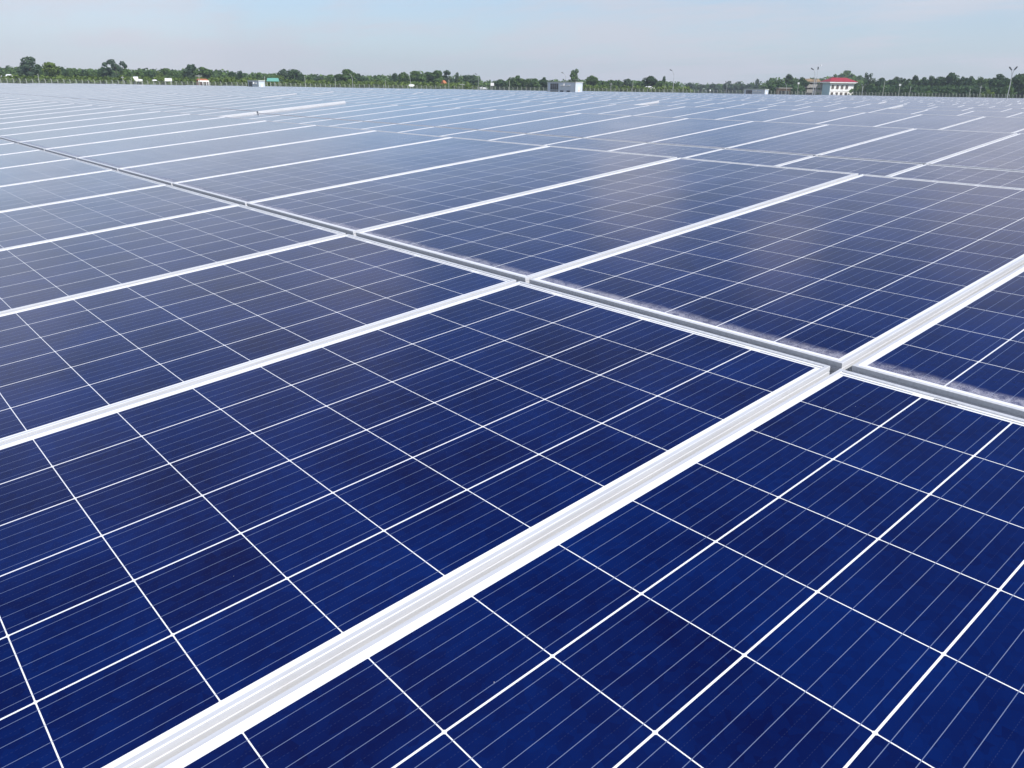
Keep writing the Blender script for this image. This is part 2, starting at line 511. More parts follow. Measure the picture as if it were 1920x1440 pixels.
# everything farther off: one mesh of the remaining modules
rest = [i for i in range(len(panels)) if i not in chosen_set]
def far_mesh(idx):
    n = len(idx)
    base = P[idx]
    d = LIP-0.001
    def ring(dd, zz): return [(dd, dd, zz), (PW-dd, dd, zz), (PW-dd, PL-dd, zz), (dd, PL-dd, zz)]
    loc = np.array(ring(0, -PT)+ring(0, 0)+ring(LIP, 0)+ring(LIP, -0.0026), dtype=float)
    fr = []
    for a in (0, 4, 8):
        for q in range(4):
            j = (q+1) % 4; fr.append((a+q, a+j, a+4+j, a+4+q))
    def xf(L):
        return np.stack([L[:, 0], L[:, 1]*CT - L[:, 2]*ST, L[:, 1]*ST + L[:, 2]*CT], 1)
    lv = xf(loc)
    V = (base[:, None, :]+lv[None]).reshape(-1, 3)
    F = (np.array(fr)[None]+(np.arange(n)*16)[:, None, None]).reshape(-1, 4)
    me = bpy.data.meshes.new("frames"); me.from_pydata(V.tolist(), [], F.tolist()); me.materials.append(M_ALU)
    gl = np.array([(d, d, -0.0022), (PW-d, d, -0.0022), (PW-d, PL-d, -0.0022), (d, PL-d, -0.0022)])
    V2 = (base[:, None, :]+xf(gl)[None]).reshape(-1, 3)
    F2 = np.arange(n*4).reshape(-1, 4)
    me2 = bpy.data.meshes.new("cell_sheets"); me2.from_pydata(V2.tolist(), [], F2.tolist()); me2.materials.append(M_CELL)
    uvl = me2.uv_layers.new(name="UVMap")
    uvl.data.foreach_set("uv", np.tile(gl[:, :2].astype(np.float32), (n, 1)).ravel())
    return me, me2
fm, sm = far_mesh(rest)
far_root = bpy.data.objects.new("distant_solar_panels", None); COL.objects.link(far_root)
tag(far_root, "thousands of pale solar panels receding in rows towards the fence", "solar panels", kind='stuff')
fo = link("frames", fm, far_root); fo['kind'] = 'stuff'
so = link("cell_sheets", sm, far_root); so['kind'] = 'stuff'
print("panels", len(panels), "chosen", len(chosen), "rows", rows_seen, [len(by_row[r]) for r in rows_seen])

# steel racks carrying the modules
rk_mb = MB()
for k in range(0, 30):
    xs_ = [p[2] for p in panels if p[0] == k]
    if not xs_: continue
    x0, x1 = min(xs_), max(xs_)+PW
    for s_ in (-1.55, -0.45, 0.55, 1.6):
        y, z = k*PITCH+s_*CT, GROUND_TO_TABLE+s_*ST-0.062
        rk_mb.box(x0, y-0.02, z-0.07, x1, y+0.02, z)
    xx = x0+0.6
    while xx < x1:
        for s_ in (-1.0, 1.1):
            y, z = k*PITCH+s_*CT, GROUND_TO_TABLE+s_*ST-0.13
            rk_mb.box(xx-0.04, y-0.04, -0.1, xx+0.04, y+0.04, z)
        xx += 3.0
tag(rk_mb.build("steel_racking", M_STEEL), "galvanised steel racking under the solar panels", "racking", kind='stuff')
# ------------------------------------------------------------------ foliage
def make_leaf(name, dark, light):
    m, t, b = new_mat(name)
    geo = t.n('ShaderNodeNewGeometry'); oi = t.n('ShaderNodeObjectInfo')
    tcn = t.n('ShaderNodeTexCoord')
    nz = t.noise(tcn.outputs['Object'], 3.2, 3.0, 0.6)
    k = t.m('ADD', t.m('MULTIPLY', geo.outputs['Random Per Island'], 0.45), t.m('MULTIPLY', t.ramp(nz, 0.3, 0.7), 0.35))
    k = t.m('ADD', k, t.m('MULTIPLY', oi.outputs['Random'], 0.20))
    c = t.mixc(k, dark, light)
    out = m.node_tree.nodes['Material Output']
    d = t.n('ShaderNodeBsdfDiffuse'); tr = t.n('ShaderNodeBsdfTranslucent'); mx = t.n('ShaderNodeMixShader')
    t.link(c, d.inputs[0]); t.link(c, tr.inputs[0]); mx.inputs[0].default_value = 0.34
    t.link(d.outputs[0], mx.inputs[1]); t.link(tr.outputs[0], mx.inputs[2]); t.link(mx.outputs[0], out.inputs[0])
    m.node_tree.nodes.remove(b)
    return m
LEAF = {
    'mid':   make_leaf("leaves_mid_green", (0.048, 0.090, 0.036), (0.150, 0.235, 0.075)),
    'dark':  make_leaf("leaves_dark_green", (0.034, 0.064, 0.034), (0.095, 0.160, 0.065)),
    'light': make_leaf("leaves_yellow_green", (0.055, 0.095, 0.025), (0.200, 0.270, 0.070)),
    'blue':  make_leaf("leaves_grey_green", (0.046, 0.080, 0.052), (0.125, 0.180, 0.105)),
}
M_BARK = simple("bark", (0.10, 0.085, 0.07), 0.9, 0, 0.3, 6)

def add_leaves(mb, centre, r, n, s, squash=0.8):
    """n small leaf faces spread through the outer part of an ellipsoid clump"""
    v = rng.normal(size=(n, 3)); v /= np.linalg.norm(v, axis=1)[:, None]
    rad = r*(0.55+0.5*rng.random(n)**0.6)
    p = centre + v*rad[:, None]*np.array([1, 1, squash])
    for q, nv in zip(p, v):
        nn = nv + rng.normal(size=3)*0.55 + np.array([0, 0, 0.35]); nn /= np.linalg.norm(nn)
        a = np.cross(nn, rng.normal(size=3)); a /= np.linalg.norm(a)+1e-9; b = np.cross(nn, a)
        w = s*(0.6+0.8*rng.random()); h = w*(0.55+0.4*rng.random())
        mb.quad(q-a*w-b*h*0.3, q+a*w*0.2-b*h, q+a*w+b*h*0.3, q-a*w*0.2+b*h)

def crown_mesh(kind, mat, seed):
    """crown in a unit box: z 0..1, about 1 wide"""
    st = np.random.default_rng(seed)
    mb = MB()
    cl = []
    if kind == 'round':
        for _ in range(17):
            a = st.random()*2*math.pi; z = 0.16+0.68*st.random(); rr = 0.36*math.sin(math.pi*min(0.95, z*0.85+0.12))*st.random()**0.5
            cl.append((rr*math.cos(a), rr*math.sin(a), z, 0.13+0.08*st.random()))
        cl += [(0.02, 0, 0.86, 0.12), (-0.2, 0.05, 0.7, 0.14), (0.22, -0.03, 0.66, 0.13)]
        n, s = 95, 0.042
    elif kind == 'airy':
        for _ in range(24):
            a = st.random()*2*math.pi; z = 0.2+0.72*st.random(); rr = 0.40*st.random()**0.6*(1.1-abs(z-0.6))
            cl.append((rr*math.cos(a), rr*math.sin(a), z, 0.07+0.065*st.random()))
        n, s = 60, 0.032
    elif kind == 'tall':
        for q in range(18):
            z = 0.06+0.88*q/17; w = 0.34*(1-abs(z-0.42)*1.15); a = q*2.4+st.random()
            cl.append((w*math.cos(a)*st.random()**0.5, w*math.sin(a)*st.random()**0.5, z, 0.10+0.06*st.random()))
        n, s = 85, 0.037
    elif kind == 'flat':
        for _ in range(16):
            a = st.random()*2*math.pi; rr = 0.44*st.random()**0.5
            cl.append((rr*math.cos(a), rr*math.sin(a), 0.62+0.3*(0.5-rr)+0.12*st.random(), 0.10+0.05*st.random()))
        for _ in range(5):
            a = st.random()*2*math.pi; cl.append((0.15*math.cos(a), 0.15*math.sin(a), 0.3+0.2*st.random(), 0.10))
        n, s = 80, 0.038
    elif kind == 'bush':
        for _ in range(13):
            a = st.random()*2*math.pi; rr = 0.42*st.random()**0.5
            cl.append((rr*math.cos(a), rr*math.sin(a), 0.18+0.55*st.random()*(1-rr), 0.15+0.08*st.random()))
        n, s = 75, 0.046
    elif kind == 'palm':
        for q in range(17):
            a = q*2.399; el = -0.2+1.25*st.random(); L = 0.5*(0.8+0.3*st.random())
            pv = np.array([0, 0, 0.55]); d = np.array([math.cos(a)*math.cos(el), math.sin(a)*math.cos(el), math.sin(el)])
            side = np.array([-math.sin(a), math.cos(a), 0])
            for j in range(8):
                nx = pv + d*L/8; d = d + np.array([0, 0, -0.17]); d /= np.linalg.norm(d)
                wd = 0.075*math.sin(math.pi*(j+1.0)/9.5)
                for sg in (1, -1):
                    mb.quad(pv, nx, nx+side*sg*wd+np.array([0, 0, -0.5*wd]), pv+side*sg*wd*0.9+np.array([0, 0, -0.55*wd]))
                pv = nx
        return mb.mesh("crown", mat)
    for x, y, z, r in cl:
        add_leaves(mb, np.array([x, y, z]), r, n, s)
    zs = np.array([q[2] for q in mb.v]); lo, hi = zs.min(), np.quantile(zs, 0.997)
    mb.v = [(q[0], q[1], (q[2]-lo)/(hi-lo)) for q in mb.v]
    return mb.mesh("crown", mat)

CROWN = {}
def crown(kind, tone, variant):
    key = (kind, tone, variant)
    if key not in CROWN:
        CROWN[key] = crown_mesh(kind, LEAF[tone], hash_seed(key))
    return CROWN[key]
def hash_seed(key): return sum(ord(ch)*(i+3) for i, ch in enumerate(str(key)))

def trunk_mesh(seed):
    st = random.Random(seed); mb = MB()
    lean = st.uniform(-0.05, 0.05)
    mb.tube([(0, 0, 0), (lean*0.3, 0.01, 0.25), (lean, 0, 0.5), (lean*1.4, 0.01, 0.72), (lean*1.5, 0, 0.93)], [0.034, 0.025, 0.02, 0.012, 0.004], 7)
    for q in range(5):
        a = q*2.2+st.random(); z = 0.34+0.1*q; L = 0.26
        mb.tube([(lean*z*1.6, 0, z), (lean*z*1.6+math.cos(a)*L*0.5, math.sin(a)*L*0.5, z+0.10), (lean*z*1.6+math.cos(a)*L, math.sin(a)*L, z+0.22)], [0.014, 0.009, 0.003], 5)
    return mb.mesh("trunk", M_BARK)
TRUNKS = [trunk_mesh(s) for s in range(4)]

def tree(px, ytop, wpx, D, kind, tone, label, cat="tree", group=None, name="tree", low=0.22):
    x, y = gpos(px, D)
    H = max(zat(px, ytop, D), 1.2); Wd = wpx*SC(px, D)*1.36
    root = thing(name, (x, y, 0), rng.random()*6.28, label, cat, group)
    cr = link("crown", crown(kind, tone, int(rng.integers(0, 3))), root)
    if kind == 'bush':
        cr.location = (0, 0, -0.02); cr.scale = (Wd, Wd, H*1.02)
    else:
        z0 = H*low if kind != 'palm' else H*0.25
        cr.location = (0, 0, z0); cr.scale = (Wd, Wd, H-z0)
    tr = link("trunk", TRUNKS[int(rng.integers(0, 4))], root)
    tw = max(Wd*0.8, H*0.55) if kind != 'palm' else H*0.5
    tr.scale = (tw, tw, H*(0.9 if kind != 'bush' else 0.6))
    return root

G_LEFT, G_MID, G_RIGHT = "trees beyond the fence on the left", "trees beyond the fence in the middle", "trees beyond the fence on the right"
TREES = [
 # px, ytop, width px, distance, kind, tone, label
 (59, 107, 46, 235, 'tall', 'blue', "tallest dark grey-green tree near the left edge of the photo"),
 (47, 123, 34, 245, 'round', 'blue', "dark rounded tree leaning against the left of the tallest left-hand tree"),
 (76, 121, 30, 240, 'round', 'dark', "dark shoulder tree filling the right side of the tallest left-hand tree"),
 (101, 117, 36, 225, 'round', 'light', "rounded yellow-green tree just right of the tallest left-hand tree"),
 (86, 121, 14, 230, 'airy', 'mid', "slim tree between the tallest left-hand tree and the yellow-green one"),
 (121, 126, 20, 245, 'round', 'dark', "small dark tree on the right flank of the rounded yellow-green tree"),
 (140, 129, 28, 250, 'flat', 'mid', "broad low tree, second right of the rounded yellow-green tree"),
 (160, 131, 26, 250, 'round', 'dark', "dark low tree midway between the yellow-green tree and the flat-topped tree"),
 (181, 132, 26, 250, 'flat', 'mid', "green low tree left of the flat-topped umbrella tree"),
 (199, 125, 26, 245, 'flat', 'dark', "flat-topped umbrella tree beside the tall feathery tree"),
 (222, 112, 44, 240, 'airy', 'blue', "tall feathery tree with sky showing through its crown"),
 (238, 129, 28, 238, 'round', 'mid', "green tree at the right foot of the tall feathery tree"),
 (262, 133, 28, 240, 'round', 'mid', "green tree rising behind the white pitched canopy"),
 (283, 132, 24, 240, 'round', 'dark', "dark tree above the white parasol shelter"),
 (300, 134, 18, 240, 'round', 'light', "small bright tree between the white parasol shelter and the white billboard"),
 (313, 128, 24, 250, 'round', 'mid', "pointed-topped green tree straight above the white billboard"),
 (329, 133, 24, 245, 'round', 'mid', "green tree right of the white billboard"),
 (345, 131, 18, 250, 'airy', 'mid', "thin-crowned tree left of the broad double-topped tree"),
 (360, 121, 32, 240, 'round', 'blue', "tall left half of the broad tree mass above the pink house"),
 (383, 126, 34, 238, 'round', 'mid', "bright right half of the broad tree mass above the pink house"),
 (399, 133, 16, 250, 'tall', 'dark', "narrow dark pointed tree right of the pink house"),
 (410, 139, 22, 228, 'palm', 'mid', "palm at the right corner of the pink house"),
 (424, 136, 22, 232, 'palm', 'light', "pale palm, second right of the pink house"),
 (438, 134, 18, 245, 'round', 'dark', "dark round tree between two palms left of the small container"),
 (451, 133, 16, 248, 'tall', 'dark', "upright dark tree left above the small container"),
 (463, 142, 20, 230, 'palm', 'mid', "palm just left above the small container"),
 (485, 136, 18, 250, 'tall', 'mid', "upright tree directly behind the small container"),
 (505, 140, 26, 250, 'round', 'mid', "low tree behind the green-roofed shelter"),
 (524, 141, 22, 235, 'round', 'light', "bright bush-like tree at the right end of the green roof"),
 (534, 130, 24, 245, 'round', 'blue', "left top of the twin-topped dark tree right of the green roof"),
 (552, 130, 26, 245, 'round', 'dark', "right top of the twin-topped dark tree right of the green roof"),
 (567, 138, 16, 240, 'round', 'dark', "dark side tree at the right foot of the twin-topped tree"),
 (580, 143, 24, 260, 'round', 'mid', "low tree right of the tall pole beside the twin-topped tree"),
 (598, 143, 26, 265, 'flat', 'blue', "low grey-green tree, second right of the twin-topped tree"),
 (618, 142, 28, 265, 'round', 'mid', "low green tree left of the lamp beside the domed tree"),
 (654, 130, 34, 245, 'round', 'mid', "domed tree with a street lamp in front of it"),
 (638, 139, 22, 250, 'round', 'dark', "dark tree on the left flank of the domed tree"),
 (673, 138, 24, 250, 'round', 'dark', "dark tree on the right flank of the domed tree"),
 (694, 147, 24, 330, 'round', 'blue', "hazy low tree in the dip right of the domed tree"),
 (716, 146, 22, 330, 'round', 'blue', "second hazy low tree in the dip right of the domed tree"),
 (740, 137, 20, 260, 'tall', 'dark', "narrow dark tree at the left end of the long tree block"),
 (758, 136, 28, 248, 'round', 'mid', "rounded tree behind the pole with the white oval board"),
 (782, 133, 34, 245, 'round', 'mid', "tree right of the pole with the white oval board"),
 (803, 135, 26, 246, 'round', 'dark', "dark middle tree of the long tree block"),
 (819, 132, 32, 245, 'round', 'mid', "highest tree at the right end of the long tree block"),
 (843, 132, 24, 245, 'airy', 'blue', "open-crowned tree behind the small red hut roof"),
 (857, 136, 10, 248, 'tall', 'blue', "thin spire-like tree right of the small red hut"),
 (868, 148, 20, 236, 'airy', 'light', "thin yellowish tree left of the sloping-topped tree"),
 (884, 141, 30, 242, 'round', 'blue', "sloping-topped grey-green tree beside the tall thin lamp"),
 (911, 154, 18, 400, 'round', 'blue', "tiny far tree left of the white square sign"),
 (938, 149, 28, 250, 'round', 'dark', "dark round tree right of the white square sign"),
 (955, 145, 14, 250, 'tall', 'mid', "small pointed tree, second right of the white square sign"),
 (971, 142, 26, 245, 'round', 'mid', "green tree third right of the white square sign"),
 (987, 147, 20, 245, 'airy', 'mid', "thin tree between two round ones left of the large container"),
 (1001, 147, 20, 245, 'round', 'mid', "green tree second left of the large container"),
 (1020, 145, 18, 240, 'round', 'dark', "dark tree touching the left end of the large container"),
 (1077, 130, 24, 220, 'tall', 'mid', "tall tree standing up behind the large container"),
 (1109, 142, 26, 245, 'round', 'mid', "rounded tree just right of the large container"),
 (1130, 152, 22, 255, 'round', 'mid', "low tree second right of the large container"),
 (1151, 150, 26, 260, 'flat', 'mid', "low flat tree third right of the large container"),
 (1176, 148, 26, 258, 'round', 'blue', "tree left of the sloping white roof"),
 (1197, 152, 22, 258, 'round', 'mid', "low tree straight above the sloping white roof"),
 (1220, 143, 30, 250, 'round', 'dark', "dark tree right above the sloping white roof"),
 (1243, 143, 9, 250, 'tall', 'dark', "thin tufted tree left of the tall middle street lamp"),
 (1240, 152, 26, 245, 'round', 'mid', "green tree under the thin tufted tree"),
 (1264, 156, 16, 260, 'airy', 'mid', "small tree at the foot of the tall middle street lamp"),
 (1293, 155, 18, 420, 'round', 'blue', "first far hazy tree right of the tall middle street lamp"),
 (1313, 158, 20, 430, 'flat', 'blue', "second far hazy tree right of the tall middle street lamp"),
 (1337, 157, 22, 430, 'round', 'blue', "third far hazy tree right of the tall middle street lamp"),
 (1365, 152, 22, 420, 'round', 'blue', "domed hazy tree behind the small twin-arm lamp"),
 (1385, 153, 18, 420, 'round', 'blue', "hazy tree left above the farthest container"),
 (1418, 148, 10, 420, 'tall', 'blue', "narrow hazy tree standing over the farthest container"),
 (1404, 157, 24, 420, 'round', 'blue', "low hazy tree behind the farthest container"),
 (1440, 157, 26, 400, 'flat', 'light', "pale low tree right of the farthest container"),
 (1477, 139, 26, 262, 'tall', 'dark', "tall dark tree behind the low tan shed"),
 (1460, 152, 20, 262, 'round', 'dark', "dark tree on the left slope of the tree behind the tan shed"),
 (1500, 145, 26, 262, 'round', 'dark', "dark tree between the tan shed and the unfinished building"),
 (1521, 146, 22, 420, 'round', 'dark', "dark tree peeping over the unfinished building"),
 (1536, 147, 16, 430, 'round', 'dark', "dark tree between the unfinished building and the red roof"),
 (1583, 133, 42, 400, 'round', 'mid', "big tree crowning the red hip roof"),
 (1561, 140, 24, 410, 'round', 'mid', "tree at the left shoulder of the big tree over the red roof"),
 (1607, 142, 26, 400, 'round', 'mid', "tree at the right shoulder of the big tree over the red roof"),
 (1622, 156, 15, 262, 'bush', 'light', "bright yellow-green bush against the right end of the white house"),
 (1626, 137, 22, 262, 'airy', 'dark', "open dark tree, first clear of the white house on its right"),
 (1650, 146, 28, 258, 'round', 'dark', "second dark tree to the right of the white house"),
 (1675, 144, 26, 256, 'round', 'dark', "third dark tree to the right of the white house"),
 (1692, 146, 22, 256, 'airy', 'dark', "fourth dark tree to the right of the white house"),
 (1712, 141, 22, 254, 'tall', 'dark', "fifth dark tree to the right of the white house"),
 (1728, 145, 24, 254, 'round', 'dark', "sixth dark tree to the right of the white house"),
 (1742, 142, 20, 252, 'tall', 'dark', "seventh dark tree to the right of the white house"),
 (1758, 144, 24, 252, 'round', 'dark', "eighth dark tree to the right of the white house"),
 (1776, 137, 32, 248, 'round', 'dark', "highest dark tree midway along the right-hand tree belt"),
 (1797, 144, 26, 246, 'airy', 'dark', "sparse dark tree right of the highest one in the right-hand belt"),
 (1814, 143, 24, 244, 'round', 'dark', "second dark tree right of the highest one in the right-hand belt"),
 (1836, 144, 28, 240, 'airy', 'mid', "mid-green tree left of the broad tree by the right-hand street lamp"),
 (1868, 139, 42, 232, 'round', 'dark', "broad dark tree left of the right-hand street lamp"),
 (1909, 139, 40, 228, 'round', 'dark', "broad dark tree cut by the right edge of the photo"),
 (1888, 160, 22, 205, 'bush', 'mid', "green bush at the foot of the right-hand street lamp"),
 (1852, 168, 22, 205, 'bush', 'light', "pale bush second left of the right-hand street lamp"),
 (1740, 170, 18, 208, 'bush', 'mid', "low bush in front of the middle of the right-hand tree belt"),
]
for (px, yt, wp, D, kind, tone, lab) in TREES:
    grp = G_LEFT if px < 640 else (G_MID if px < 1445 else G_RIGHT)
    tree(px, yt, wp, D, kind, tone, lab, "bush" if kind == 'bush' else ("palm" if kind == 'palm' else "tree"), grp,
         "bush" if kind == 'bush' else ("palm_tree" if kind == 'palm' else "tree"), low=0.10)

# undergrowth along the outside of the fence and the far woods behind: masses nobody could count
def belt(name, label, spans, mat_tone, size, cat):
    mb = MB()
    for (xa, xb, ya, yb, D0, D1, dens) in spans:
        n = int((xb-xa)*dens)
        for _ in range(n):
            px = xa+(xb-xa)*rng.random(); D = D0+(D1-D0)*rng.random()
            yt = ya+(yb-ya)*(px-xa)/(xb-xa) + rng.normal()*1.4
            x, y = gpos(px, D); H = max(zat(px, yt, D), 0.8); r = H*(0.24+0.2*rng.random())
            for z in (H-r*0.8, H*0.5, H*0.2):
                add_leaves(mb, np.array([x+rng.normal()*0.5, y+rng.normal()*0.5, z]), max(r, 0.5), 26, size, 0.85)
    o = mb.build(name, LEAF[mat_tone]); tag(o, label, cat, kind='stuff')
belt("undergrowth", "yellow-green undergrowth growing along the outside of the fence",
     [(-60, 480, 142, 147, 192, 210, 0.55), (480, 900, 149, 156, 200, 225, 0.45), (1090, 1290, 160, 164, 225, 240, 0.45)], 'light', 0.30, "undergrowth")
belt("thicket", "dark green thicket below the trees on the right", [(1632, 1990, 160, 163, 225, 240, 0.55), (1445, 1500, 156, 158, 240, 255, 0.5)], 'dark', 0.34, "thicket")
belt("woodland", "far-off dark woods closing the view behind the single trees",
     [(-80, 120, 127, 127, 300, 340, 0.6), (120, 420, 130, 133, 280, 320, 0.65), (420, 520, 137, 140, 280, 320, 0.6), (480, 900, 141, 143, 300, 340, 0.6), (900, 960, 153, 154, 300, 340, 0.5), (950, 1270, 150, 154, 310, 350, 0.6),
      (1270, 1460, 158, 155, 440, 480, 0.55), (1440, 1520, 148, 148, 320, 350, 0.5), (1520, 1610, 148, 146, 330, 360, 0.5), (1605, 1960, 153, 149, 270, 300, 0.6)], 'mid', 0.50, "woods")

# ------------------------------------------------------------------ perimeter fence
M_CONC = simple("fence_concrete", (0.30, 0.32, 0.28), 0.85)
M_WIRE = simple("fence_wire", (0.20, 0.21, 0.21), 0.5, 0.6)
def fence_post_mesh():
    mb = MB()
    mb.box(-0.055, -0.055, -0.2, 0.055, 0.055, 1.76)
    mb.prism([(-0.064, -0.05, 1.76), (0.064, -0.05, 1.76), (-0.07, -0.05, 2.02), (-0.15, -0.05, 1.99)], (0, 0.10, 0))
    return mb.mesh("post", M_CONC)
POST = fence_post_mesh()
def fence(pxs, D_of, label):
    pts = [gpos(p, D_of(p)) for p in pxs]
    root = thing("perimeter_fence", (pts[0][0], pts[0][1], 0), 0, label, "fence", "perimeter fence sections")
    mb = MB()
    for (x0, y0), (x1, y1) in zip(pts[:-1], pts[1:]):
        dx, dy = x1-x0, y1-y0; L = math.hypot(dx, dy); nx, ny = -dy/L*0.008, dx/L*0.008
        ox, oy = pts[0]
        for z in [0.1+0.11*q for q in range(15)] + [1.82, 1.94]:
            a, b = (x0-ox, y0-oy), (x1-ox, y1-oy); h = 0.011
            mb.quad((a[0], a[1], z-h), (b[0], b[1], z-h), (b[0], b[1], z+h), (a[0], a[1], z+h))
            mb.quad((a[0]+nx, a[1]+ny, z+h), (b[0]+nx, b[1]+ny, z+h), (b[0]+nx, b[1]+ny, z-h), (a[0]+nx, a[1]+ny, z-h))
        nv = max(3, int(L/0.16))
        for q in range(1, nv):
            t_ = q/nv; cx_, cy_ = x0+dx*t_-ox, y0+dy*t_-oy; w = 0.010
            ux, uy = dx/L*w, dy/L*w
            mb.quad((cx_-ux, cy_-uy, 0.1), (cx_+ux, cy_+uy, 0.1), (cx_+ux, cy_+uy, 1.74), (cx_-ux, cy_-uy, 1.74))
    mb.build("wire_mesh", M_WIRE, root)
    for p, (x, y) in zip(pxs, pts):
        o = link("post", POST, root); o.location = (x-pts[0][0], y-pts[0][1], 0)
        o.rotation_euler = (0, 0, face_yaw(p)+random.uniform(-0.1, 0.1)); o.scale = (1, 1, random.uniform(0.97, 1.03))
def steps(a, b, s0, s1):
    out, x = [], a
    while x < b:
        out.append(x); x += s0+(s1-s0)*(x-a)/(b-a)
    out.append(b); return out
lerp = lambda a, b, x0, x1: (lambda p: a+(b-a)*(p-x0)/(x1-x0))
fence(steps(-60, 462, 12.4, 10.0), lerp(162, 172, -60, 462), "pale fence posts left of the small container, leaning outriggers on top")
fence(steps(508, 905, 9.4, 8.6), lerp(172, 205, 508, 905), "fence with pale posts between the green-roofed shelter and the tall thin lamp")
fence(steps(912, 1440, 8.4, 6.8), lerp(205, 192, 912, 1440), "fence with thin posts running behind the large container")
fence(steps(1446, 1540, 6.6, 6.2), lerp(190, 186, 1446, 1540), "short fence stretch in front of the tan shed and unfinished building")
fence(steps(1600, 1990, 6.0, 7.0), lerp(186, 178, 1600, 1990), "dense fence posts below the dark trees right of the white house")

# ------------------------------------------------------------------ buildings
M_WHITE = simple("white_render", (0.88, 0.88, 0.86), 0.75, 0, 0.05, 1.5)
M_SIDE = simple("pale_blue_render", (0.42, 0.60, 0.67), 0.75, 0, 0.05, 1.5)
M_RED = simple("red_roof_tiles", (0.33, 0.016, 0.030), 0.6, 0, 0.18, 5)
M_GLASS = simple("dark_window_glass", (0.03, 0.035, 0.04), 0.15, 0, 0.3, 2, 0.6)
M_TRIM = simple("window_trim", (0.45, 0.38, 0.32), 0.6)
M_GREYLINE = simple("grey_band", (0.70, 0.70, 0.70), 0.7)
M_RAW = simple("raw_concrete", (0.33, 0.31, 0.28), 0.9, 0, 0.25, 2)
M_BRICK = simple("tan_brick", (0.36, 0.25, 0.18), 0.9, 0, 0.25, 3)
M_THATCH = simple("tan_roof", (0.40, 0.29, 0.17), 0.9, 0, 0.25, 4)
M_GREEN = simple("green_sheet_roof", (0.16, 0.42, 0.33), 0.45, 0.1, 0.1, 2)
M_PINK = simple("pink_render", (0.62, 0.36, 0.30), 0.8)
M_ORANGE = simple("orange_tiles", (0.46, 0.16, 0.07), 0.75)
M_CAB = simple("cabin_paint", (0.58, 0.64, 0.73), 0.45, 0, 0.05, 2)
M_CABROOF = simple("cabin_roof", (0.50, 0.52, 0.50), 0.6)
M_LOUV = simple("louvre_black", (0.02, 0.025, 0.035), 0.6)
M_SIGNW = simple("sign_white", (0.82, 0.82, 0.82), 0.6, 0, 0.03)
M_BLACK = simple("black_ink_board", (0.05, 0.05, 0.06), 0.6)
M_DARKRED = simple("dark_red_steel", (0.20, 0.05, 0.05), 0.7)
M_WARN = simple("orange_warning_paint", (0.80, 0.42, 0.22), 0.6)

def hip_roof(mb, x0, x1, y0, y1, z0, zr, inset):
    ym = (y0+y1)/2
    a, b, c, d = (x0, y0, z0), (x1, y0, z0), (x1, y1, z0), (x0, y1, z0)
    r0, r1 = (x0+inset, ym, zr), (x1-inset, ym, zr)
    mb.quad(a, b, r1, r0); mb.quad(c, d, r0, r1); mb.tri(b, c, r1); mb.tri(d, a, r0); mb.quad(d, c, b, a)

def white_house():
    px, D = 1555, 285
    x, y = gpos(px, D)
    al = math.radians(28)
    yaw = face_yaw(px) + al                     # front faces right, its left end comes towards the camera
    r = thing("white_house", (x, y, 0), yaw, "two-storey white house with red hip roof and four columns of windows", "house")
    L, Wd = 44*SC(px, D)/math.cos(al), 15*SC(px, D)/math.sin(al)
    ze = zat(px, 155.5, D)
    # local: front wall on y=0 running x 0..L; the shaded side wall on x=0 running y 0..Wd
    mb = MB(); mb.box(0, 0, -0.3, L, Wd, ze); mb.build("front_wall", M_WHITE, r)
    mb = MB(); mb.box(-0.06, 0.05, -0.2, -0.003, Wd-0.05, ze-0.02); mb.build("side_wall", M_SIDE, r)
    mb = MB(); mb.box(-0.06, -0.08, ze*0.5-0.05, L+0.06, -0.003, ze*0.5+0.05)
    mb.build("wall_band", M_GREYLINE, r)
    ov = 0.75
    mb = MB(); mb.box(-ov, -ov, ze+0.003, L+ov, Wd+ov, ze+0.38); mb.build("eaves", M_WHITE, r)
    mb = MB(); zr = zat(px, 145, D)
    hip_roof(mb, -ov-0.1, L+ov+0.1, -ov-0.1, Wd+ov+0.1, ze+0.385, zr, min(L*0.3, Wd/2+ov)); mb.build("roof", M_RED, r)
    for row in range(2):
        zc = (ze*0.30, ze*0.76)[row]; hh = ze*0.115
        for q in range(4):
            xc = L*(0.105+0.2*q); w = 0.34
            f = MB()
            for bx in ((xc-w-0.05, zc-hh-0.05, xc+w+0.05, zc-hh), (xc-w-0.05, zc+hh, xc+w+0.05, zc+hh+0.05), (xc-w-0.05, zc-hh, xc-w, zc+hh), (xc+w, zc-hh, xc+w+0.05, zc+hh), (xc-0.05, zc-hh, xc+0.05, zc+hh)):
                f.box(bx[0], -0.12, bx[1], bx[2], -0.004, bx[3])
            fo_ = f.build("window", M_TRIM, r)
            p = MB(); p.box(xc-w+0.002, -0.05, zc-hh+0.002, xc-0.052, -0.005, zc+hh-0.002); p.box(xc+0.052, -0.05, zc-hh+0.002, xc+w-0.002, -0.005, zc+hh-0.002)
            p.build("pane", M_GLASS, fo_)
    mb = MB(); mb.box(L*0.2-0.5, -0.5, 0.9, L*0.2+0.35, -0.12, 1.55); mb.build("air_conditioner", M_GREYLINE, r)
white_house()

